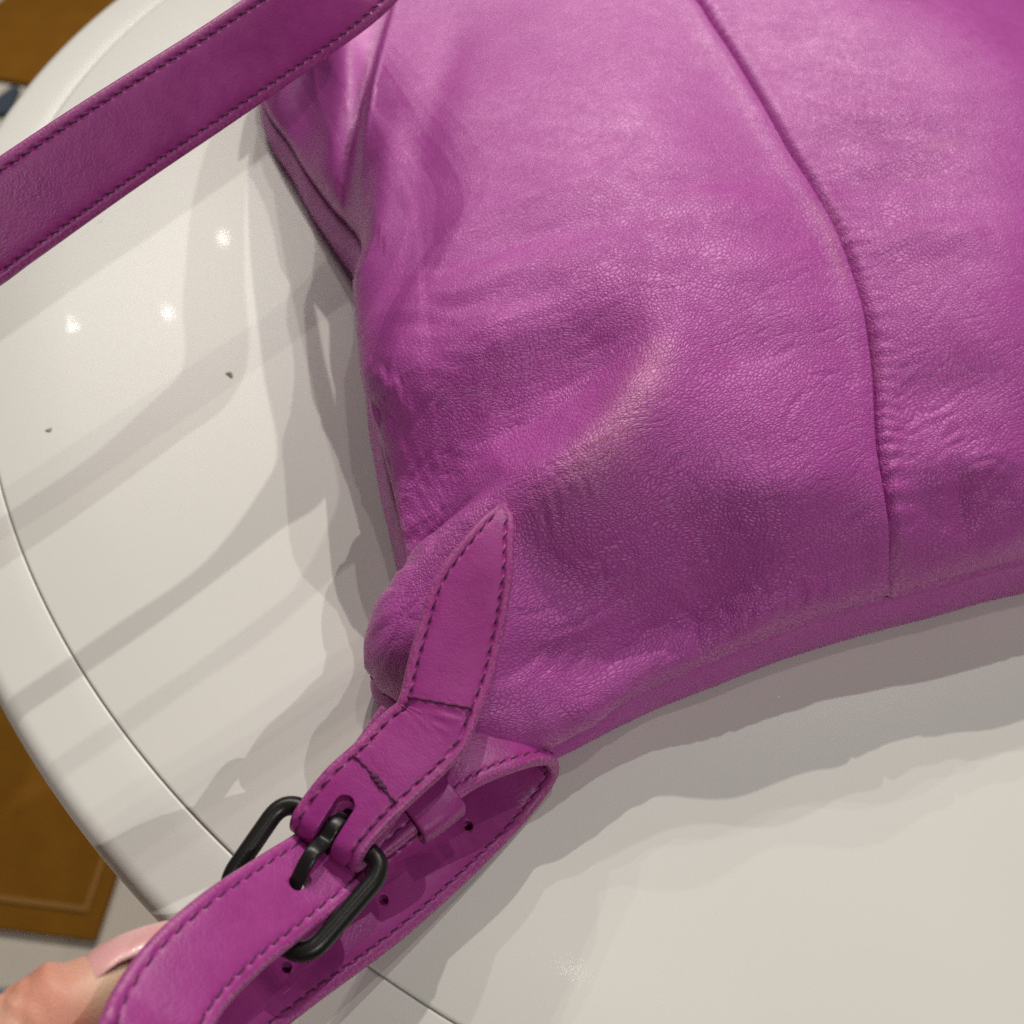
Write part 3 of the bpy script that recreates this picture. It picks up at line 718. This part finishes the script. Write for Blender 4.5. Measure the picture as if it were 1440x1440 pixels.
# cross stitching: thread bars that close the wrap and the foot of the leaf
def bar_stitch(p0, p1, nseg, rad, mat, parent, zag=.0004, name="thread_bar"):
    P = []
    for k in range(nseg * 6 + 1):
        q = k / (nseg * 6); P.append(p0 + (p1 - p0) * q + UPV * (.00035 * abs(math.sin(q * nseg * PI)) - .0001) + nrm(np.cross(p1 - p0, UPV)) * zag * math.sin(q * nseg * PI * 2))
    return tube(name, np.array(P), rad, mat, parent)
def tube(name, P, rad, mat, parent, n=10, closed=False, scale=None):
    P = np.asarray(P); T = nrm(np.gradient(P, axis=0)) if not closed else nrm(np.roll(P, -1, 0) - np.roll(P, 1, 0))
    u = nrm(np.cross(T[0], [.12, .3, .94])); rows = []
    rr = np.full(len(P), rad) if np.isscalar(rad) else np.asarray(rad)
    for i in range(len(P)):
        u = nrm(u - (u @ T[i]) * T[i]); w = np.cross(T[i], u)
        a = np.linspace(0, 2 * PI, n, endpoint=False)
        rows.append(P[i] + rr[i] * (np.cos(a)[:, None] * u + np.sin(a)[:, None] * w))
    V = np.vstack(rows); F = grid_faces(len(P), n, True).tolist()
    if closed:
        # close with the best-matching twist
        off = min(range(n), key=lambda k: np.linalg.norm(rows[-1] - np.roll(rows[0], -k, 0)))
        b = (len(P) - 1) * n; F += [(b + k, b + (k + 1) % n, (k + 1 + off) % n, (k + off) % n) for k in range(n)]
    else: F += [list(range(n))[::-1], list(range((len(P) - 1) * n, len(P) * n))]
    o = mesh_obj(name, V, F, mat, parent); fix_normals(o); return o
def tab_top(q, lat):
    X, T, S, Nn, W, s = tab_fr; f = lambda A: np.array([np.interp(q, s, A[:, j]) for j in range(3)])
    return f(X) + nrm(f(S)) * lat + nrm(f(Nn)) * .0019
sx = lambda c: tab_fr[5][np.argmin(np.linalg.norm(tab_fr[0] - c, axis=1))]
qa = sx(tab_pairs[7][0]); qb = sx(tab_pairs[10][0]) + .003
bar_stitch(tab_top(qa - .001, -.0078), tab_top(qa + .0010, .0078), 5, .00030, M['thread'], tab, zag=.00008)
bar_stitch(tab_top(qb, -.0076), tab_top(qb, -.0028), 2, .00030, M['thread'], tab, zag=.0001)
bar_stitch(tab_top(qb, -.0034), tab_top(qb - .0004, .0010), 3, .00062, M['thread'], tab, zag=.00035)
bar_stitch(tab_top(qb - .0004, .0006), tab_top(qb, .0076), 3, .00030, M['thread'], tab, zag=.0001)

# ---- buckle: round-wire frame with a tongue
BR = .0023
A_, B_ = hl - UPV * RB - hs * .0042, hr - UPV * RB + hs * .0042
C_, D_ = at(428, 1352, .0390), at(312, 1250, .0375)
def rounded_loop(corners, r, n=10):
    P = []; m = len(corners)
    for i in range(m):
        a, b, c = corners[i - 1], corners[i], corners[(i + 1) % m]
        p0 = b + nrm(a - b) * r; p1 = b + nrm(c - b) * r
        for t in np.linspace(0, 1, n): P.append((1 - t)**2 * p0 + 2 * t * (1 - t) * b + t * t * p1)
        nx = corners[(i + 1) % m] + nrm(b - corners[(i + 1) % m]) * r
        for t in np.linspace(0, 1, 10)[1:-1]: P.append(p1 * (1 - t) + nx * t)
    return np.array(P)
# the sides bow down a little towards the far bar
buckle = tube("buckle", rounded_loop([A_, B_, C_, D_], .0060), BR, M['metal'], bag, n=20, closed=True)

# ---- the long strap
s_hor = lambda T: nrm(np.cross(T, UPV))
lowdir = nrm(at(655, 1165, .006) - at(400, 1365, .020)); S_low = s_hor(lowdir)         # a -> b : to the right of the way up
st = []
def S_(c, s, w=SW): st.append((np.asarray(c, float), np.asarray(s, float), w))
tiltlow = nrm(S_low + np.array([0, 0, -.18]))
S_(at(235, 1500, .040), tiltlow); S_(at(300, 1440, .0330), tiltlow); S_(at(400, 1365, .0230), tiltlow); S_(at(535, 1270, .0120), tiltlow); S_(at(655, 1165, .0060), tiltlow); S_(at(715, 1102, .0048), tiltlow)
S_(at(742, 1062, .0090), tiltlow); S_(at(744, 1040, .0165), S_low); S_(at(718, 1036, .0240), S_low)
upc = [at(645, 1060, .0300), at(590, 1096, .0312), at(530, 1143, .0310), bar_c - UPV * .0084]
for c in upc: S_(c, S_low)
pairs_up = [((437, 1170), (502, 1240), .0345, .0340), ((374, 1212), (430, 1300), .0430, .0412), ((296, 1262), (352, 1364), .0525, .0500), ((228, 1330), (292, 1420), .0590, .0565), ((192, 1388), (258, 1470), .0625, .0600)]
for l, r, zl, zr in pairs_up:
    c, s, w = pair(l, r, zl, zr); S_(c, s)
S_(at(196, 1490, .0640), at(228, 1535, .0620) - at(160, 1450, .066))
S_((-.083, -.016, .068), (.5, -.75, -.10)); S_((-.112, -.044, .080), (.45, -.65, -.45)); S_((-.160, -.044, .094), (.10, -.25, -.9)); S_((-.200, -.004, .103), (.0, .05, -1.0)); S_((-.212, .066, .104), (-.10, .20, -1.0)); S_((-.196, .136, .100), (.30, -.1, -.75))
def camside(c, T):
    v = nrm(CAMP - c); s = nrm(np.cross(T, v)); return s
tp = [at(-70, 358, .0985), at(0, 311, .1010), at(150, 208, .1060), at(300, 110, .1105), at(462, 2, .1150)]
Tt = nrm(tp[-1] - tp[0])
for c in tp: S_(c, camside(c, Tt), .0245)
S_((-.058, .326, .1120), (.93, -.30, -.05)); S_((-.074, .362, .100), (.97, .2, -.05)); S_((-.096, .402, .078), (.92, .4, 0)); S_((-.113, .432, .050), (.90, .44, 0)); S_((-.120, .444, .024), (.90, .44, 0))
strap_fr = frames(st, .00062)
strap = ribbon("strap", strap_fr, ST, M['strap'], bag, inset=.0029, both=True)
# punched holes
cuts = []
def strap_hole(px, py, z, rad=.0013, ln=0.0, blind=True):
    p = at(px, py, z); X, T, S, Nn, W, s = strap_fr; i = np.argmin(np.linalg.norm(X - p, axis=1))
    cuts.append(capsule_cutter(X[i] + (Nn[i] * .0030 if blind else 0), Nn[i], rad, .004, along=T[i], ln=ln)); return X[i], T[i], S[i], Nn[i]
strap_hole(655, 1165, .006); strap_hole(535, 1270, .012); strap_hole(400, 1365, .023)
hx, hT, hS, hN = strap_hole(424, 1238, .0425, .0019, .0018, False)
boolean_cut(strap, cuts)

# tongue: hooks round the bar in the notch and dives through the strap hole to the far bar
def flat_bar(name, P, up, w, t, mat, parent):
    P = np.asarray(P); T = nrm(np.gradient(P, axis=0)); rows = []
    k = 16; a = np.linspace(0, 2 * PI, k, endpoint=False)
    sq = lambda x: np.sign(x) * np.abs(x)**.6
    for i in range(len(P)):
        s = nrm(np.cross(T[i], up[i])); n_ = np.cross(s, T[i])
        ww = w[i] if hasattr(w, '__len__') else w; tt = t[i] if hasattr(t, '__len__') else t
        rows.append(P[i] + sq(np.cos(a))[:, None] * ww / 2 * s + sq(np.sin(a))[:, None] * tt / 2 * n_)
    F = grid_faces(len(P), k, True).tolist() + [list(range(k))[::-1], list(range((len(P) - 1) * k, len(P) * k))]
    o = mesh_obj(name, np.vstack(rows), F, mat, parent); fix_normals(o); return o
tp_ = [bar_c - tdir * .0030 - UPV * .0020, bar_c - tdir * .0032 + UPV * .0018, bar_c + tdir * .0002 + UPV * .0038, bar_c + tdir * .0038 + UPV * .0030, bar_c * .45 + hx * .55 + UPV * .0050, hx + UPV * .0022 - nrm(hx - bar_c) * .0008, hx + nrm(hx - bar_c) * .004 - UPV * .0045, hx + nrm(hx - bar_c) * .011 - UPV * .0062]
tpc = resample(catmull(np.array(tp_), 20), step=.0005)[0]
ups = np.tile(nrm(np.cross(nrm(hx - bar_c), hs) * np.sign(np.cross(nrm(hx - bar_c), hs)[2])), (len(tpc), 1))
Tg = nrm(np.gradient(tpc, axis=0)); sd = nrm(np.cross(nrm(hx - bar_c), UPV)); ups = nrm(np.cross(sd, Tg)); 
wd = np.interp(np.linspace(0, 1, len(tpc)), [0, .3, .5, .75, 1], [.0034, .0038, .0036, .0030, .0022])
flat_bar("tongue", tpc, ups, wd, .0017, M['metal'], buckle)

# ---- keeper loop round the strap below the tab
kc = at(600, 1098, .0345); iu = np.argmin(np.linalg.norm(strap_fr[0] - upc[1], axis=1))
kX, kT, kS, kN = strap_fr[0][iu + 3], strap_fr[1][iu], strap_fr[2][iu], strap_fr[3][iu]
kc = kX + kS * .0010
def band(name, c, ax, sx_, up, hw, hh, width, th, mat, parent):
    P = []; n = 64
    for k in range(n):
        a = 2 * PI * k / n; ca, sa = math.cos(a), math.sin(a)
        P.append((np.sign(ca) * abs(ca)**.35 * hw, np.sign(sa) * abs(sa)**.5 * hh))
    P = np.array(P); rows = []
    prof = [(-1, -.7), (-.95, -1), (.95, -1), (1, -.7), (1, .6), (.93, 1), (.75, .86), (.68, 1.02), (0, 1.15), (-.68, 1.02), (-.75, .86), (-.93, 1), (-1, .6)]
    for x, y in P:
        d = nrm(np.array([x / hw, y / hh * 1.0]));
        rows.append(np.array([c + sx_ * (x + d[0] * q * th / 2) + up * (y + d[1] * q * th / 2) + ax * p * width / 2 for p, q in prof]))
    k = len(prof); V = np.vstack(rows); F = []
    for i in range(n):
        for j in range(k):
            F.append((i * k + j, i * k + (j + 1) % k, ((i + 1) % n) * k + (j + 1) % k, ((i + 1) % n) * k + j))
    o = mesh_obj(name, V, F, mat, parent); fix_normals(o); return o
band("keeper_loop", kc, kT, kS, kN, SW / 2 + .0014, .0040, .0125, .0022, M['strap'], bag)

# ------------------------------------------------------------------ hand
def lathe_chain(pts, rads, n=20):
    """tapered capsule chain as closed mesh arrays"""
    P = resample(catmull(np.c_[pts, rads], 14), step=.0015)[0]; X = P[:, :3]; R = P[:, 3]
    T = nrm(np.gradient(X, axis=0)); u = nrm(np.cross(T[0], [.2, .5, .84])); rows = []
    a = np.linspace(0, 2 * PI, n, endpoint=False)
    e0 = [(-math.cos(t), math.sin(t)) for t in np.linspace(.15, PI / 2, 5)[:-1]]
    seq = [(X[0] + T[0] * c * R[0], R[0] * s, T[0]) for c, s in e0] + [(X[i], R[i], T[i]) for i in range(len(X))] + [(X[-1] - T[-1] * c * R[-1], R[-1] * s, T[-1]) for c, s in e0[::-1]]
    for x, r, t in seq:
        u = nrm(u - (u @ t) * t); w = np.cross(t, u); rows.append(x + r * (np.cos(a)[:, None] * u + np.sin(a)[:, None] * w))
    V = np.vstack(rows); F = grid_faces(len(rows), n, True).tolist() + [list(range(n))[::-1], list(range((len(rows) - 1) * n, len(rows) * n))]
    return V, F
def skin_mat():
    m, nt, b = new_mat("skin"); tc = N(nt, 'ShaderNodeTexCoord'); P = tc.outputs['Object']
    n = N(nt, 'ShaderNodeTexNoise', i_Scale=110.0, i_Detail=4.0); L(nt, P, n.inputs['Vector'])
    base = ramp(nt, n.outputs[0], [(0.3, (.70, .40, .28)), (0.7, (.75, .46, .33))])
    red = N(nt, 'ShaderNodeAttribute', attribute_name='flush').outputs['Fac']; pale = N(nt, 'ShaderNodeAttribute', attribute_name='pale').outputs['Fac']
    base = mixc(nt, red, base, (.70, .31, .22)); base = mixc(nt, pale, base, (.74, .52, .34)); L(nt, base, b.inputs['Base Color'])
    b.inputs['Roughness'].default_value = .48; b.inputs['Subsurface Weight'].default_value = .25; b.inputs['Subsurface Radius'].default_value = (.004, .0016, .0008); b.inputs['Subsurface Scale'].default_value = .6
    v = N(nt, 'ShaderNodeTexVoronoi', feature='DISTANCE_TO_EDGE', i_Scale=1300.0); L(nt, P, v.inputs['Vector'])
    v2 = N(nt, 'ShaderNodeTexNoise', i_Scale=500.0, i_Detail=4.0); L(nt, P, v2.inputs['Vector'])
    h = math_n(nt, 'ADD', math_n(nt, 'MULTIPLY', ramp(nt, v.outputs['Distance'], [(0, (0, 0, 0)), (.3, (1, 1, 1))]), .00003), math_n(nt, 'MULTIPLY', v2.outputs[0], .00012))
    bp = N(nt, 'ShaderNodeBump', i_Strength=1.0, i_Distance=1.0); L(nt, h, bp.inputs['Height']); L(nt, bp.outputs[0], b.inputs['Normal'])
    return m
M['skin'] = skin_mat()
def nail_mat():
    m, nt, b = new_mat("nail_polish"); L(nt, mixc(nt, N(nt, 'ShaderNodeAttribute', attribute_name='bare').outputs['Fac'], (.80, .43, .42), (.52, .25, .27)), b.inputs['Base Color']); b.inputs['Roughness'].default_value = .34
    b.inputs['Coat Weight'].default_value = .12; b.inputs['Coat Roughness'].default_value = .08; b.inputs['Subsurface Weight'].default_value = .15; b.inputs['Subsurface Radius'].default_value = (.002, .001, .001); b.inputs['Subsurface Scale'].default_value = .5
    return m
M['nail'] = nail_mat()

tip = at(166, 1380, .0500); ip = at(44, 1458, .0520); mcp = ip + nrm(ip - tip) * .026 + np.array([0.002, -.010, -.012])
tdirn = nrm(tip - ip)
palm = mcp + np.array([-.016, -.030, -.014]); wrist = palm + np.array([-.040, -.042, -.012]); elbow = wrist + np.array([-.12, -.14, -.03])
mid = ip * .5 + tip * .5
chains = [
    ([palm + [0, 0, .004], mcp, ip * .65 + mcp * .35, ip, mid, tip], [.017, .0135, .0110, .0108, .0101, .0078]),
    ([elbow, wrist * .6 + elbow * .4, wrist, palm], [.037, .031, .025, .024]),
    ([palm + [.004, .004, -.004], palm + [.020, -.006, -.016], palm + [.034, .004, -.024]], [.024, .022, .018]),
    ([palm + [-.016, -.004, -.006], palm + [.0, -.024, -.020], palm + [.016, -.018, -.030]], [.022, .021, .017]),
]
k1 = palm + np.array([.040, .018, -.020])
for q, (ox, oy, oz, ln) in enumerate(((0, 0, 0, 1.0), (.006, -.018, -.006, 1.05), (.006, -.036, -.012, .98), (.0, -.052, -.018, .8))):
    r0 = k1 + np.array([ox, oy, oz])
    chains.append(([palm + np.array([.012, -.004 - .010 * q, -.014 - .004 * q]), r0, r0 + np.array([.020, .022, -.004]) * ln, r0 + np.array([.016, .036, .010]) * ln, r0 + np.array([.002, .040, .014]) * ln], [.013, .0100, .0088, .0080, .0068]))
VV = []; FF = []; b = 0
for pts, rads in chains:
    V, F = lathe_chain(np.array(pts, float), np.array(rads, float)); VV.append(V); FF += [[i + b for i in f] for f in F]; b += len(V)
hand = mesh_obj("hand", np.vstack(VV), FF, M['skin'])
md = hand.modifiers.new("r", 'REMESH'); md.mode = 'VOXEL'; md.voxel_size = .0011; md.use_smooth_shade = True
md = hand.modifiers.new("s", 'SMOOTH'); md.iterations = 10; md.factor = .5
dg = bpy.context.evaluated_depsgraph_get(); dg.update()
me = bpy.data.meshes.new_from_object(hand.evaluated_get(dg)); hand.modifiers.clear(); hand.data = me; me.name = "hand"
co = np.zeros(len(me.vertices) * 3, np.float32); me.vertices.foreach_get("co", co); co = co.reshape(-1, 3).astype(float)
nco = np.zeros_like(co, dtype=np.float32).ravel(); me.vertices.foreach_get("normal", nco); nco = nco.reshape(-1, 3)
# nail bed frame: the nail looks up and away to the left of the strap
nv0 = np.array([-.34, .69, .63]); nup = nrm(nv0 - (nv0 @ tdirn) * tdirn); nsd = np.cross(tdirn, nup)
nb = tip - tdirn * .0085 + nup * .0072
rel = co - nb; al = rel @ tdirn; ac = rel @ nsd; hgt = rel @ nup
top = smoothstep(-.004, .001, hgt)
# cuticle lip and flattened bed
co += nco * (.0011 * np.exp(-((al + .0016) / .0016)**2) * np.exp(-(ac / .007)**2) * top)[:, None]
co -= nup * (.0010 * smoothstep(-.001, .002, al) * np.exp(-(ac / .006)**2) * top)[:, None]
# knuckle creases at the joint
ai = (co - ip) @ tdirn
for off, dep in ((-.0035, .0005), (-.0010, .0007), (.0012, .0006), (.0036, .0004), (.0075, .0002)):
    jit = .0007 * np.sin(((co - ip) @ nsd) * 700 + off * 4000)
    co -= nco * (dep * np.exp(-((ai - off - jit) / .0006)**2) * smoothstep(-.3, .5, nco @ nup))[:, None]
me.vertices.foreach_set("co", co.astype(np.float32).ravel())
flush = np.clip(np.exp(-((ai - .006) / .010)**2) * .6 + .5 * np.exp(-((al + .004) / .006)**2), 0, 1); pale = np.clip(smoothstep(.000, .008, al) * smoothstep(.002, -.004, hgt), 0, 1) * .9
for k, a in (("flush", flush), ("pale", pale)):
    x = me.attributes.new(k, 'FLOAT', 'POINT'); x.data.foreach_set("value", a.astype(np.float32))
me.polygons.foreach_set("use_smooth", np.ones(len(me.polygons), bool)); me.materials.clear(); me.materials.append(M['skin']); me.update()
hand["label"] = "left hand with pink nails pinching the magenta strap at the table edge"; hand["category"] = "hand"
# nail plate
nu, nv = 30, 21; rows = []
LN = .0222
for i in range(nu):
    q = i / (nu - 1)
    for j in range(nv):
        a = (j / (nv - 1) * 2 - 1)
        x = (-.0016 + .0030 * a * a) * (1 - q) + (LN - .0052 * abs(a)**2.4) * q
        wv = .0067 * (1 - .16 * q**1.5) * (1 - .10 * (1 - q)**3)
        z = -.0016 * (1 - q)**4 + .0012 * math.sin(PI * q) - .0022 * q**2.4 + .0036 * (math.cos(a * 1.05) - 1)
        rows.append(nb + tdirn * x + nsd * wv * math.sin(a * 1.05) / math.sin(1.05) + nup * (z - .0001))
V = np.array(rows); F = grid_faces(nu, nv)
nail = mesh_obj("fingernail", V, F, M['nail'], hand, attrs=dict(bare=np.repeat(1 - smoothstep(.10, .14, np.linspace(0, 1, nu)), nv)))
sm = nail.modifiers.new("t", 'SOLIDIFY'); sm.thickness = .0006; sm.offset = -1
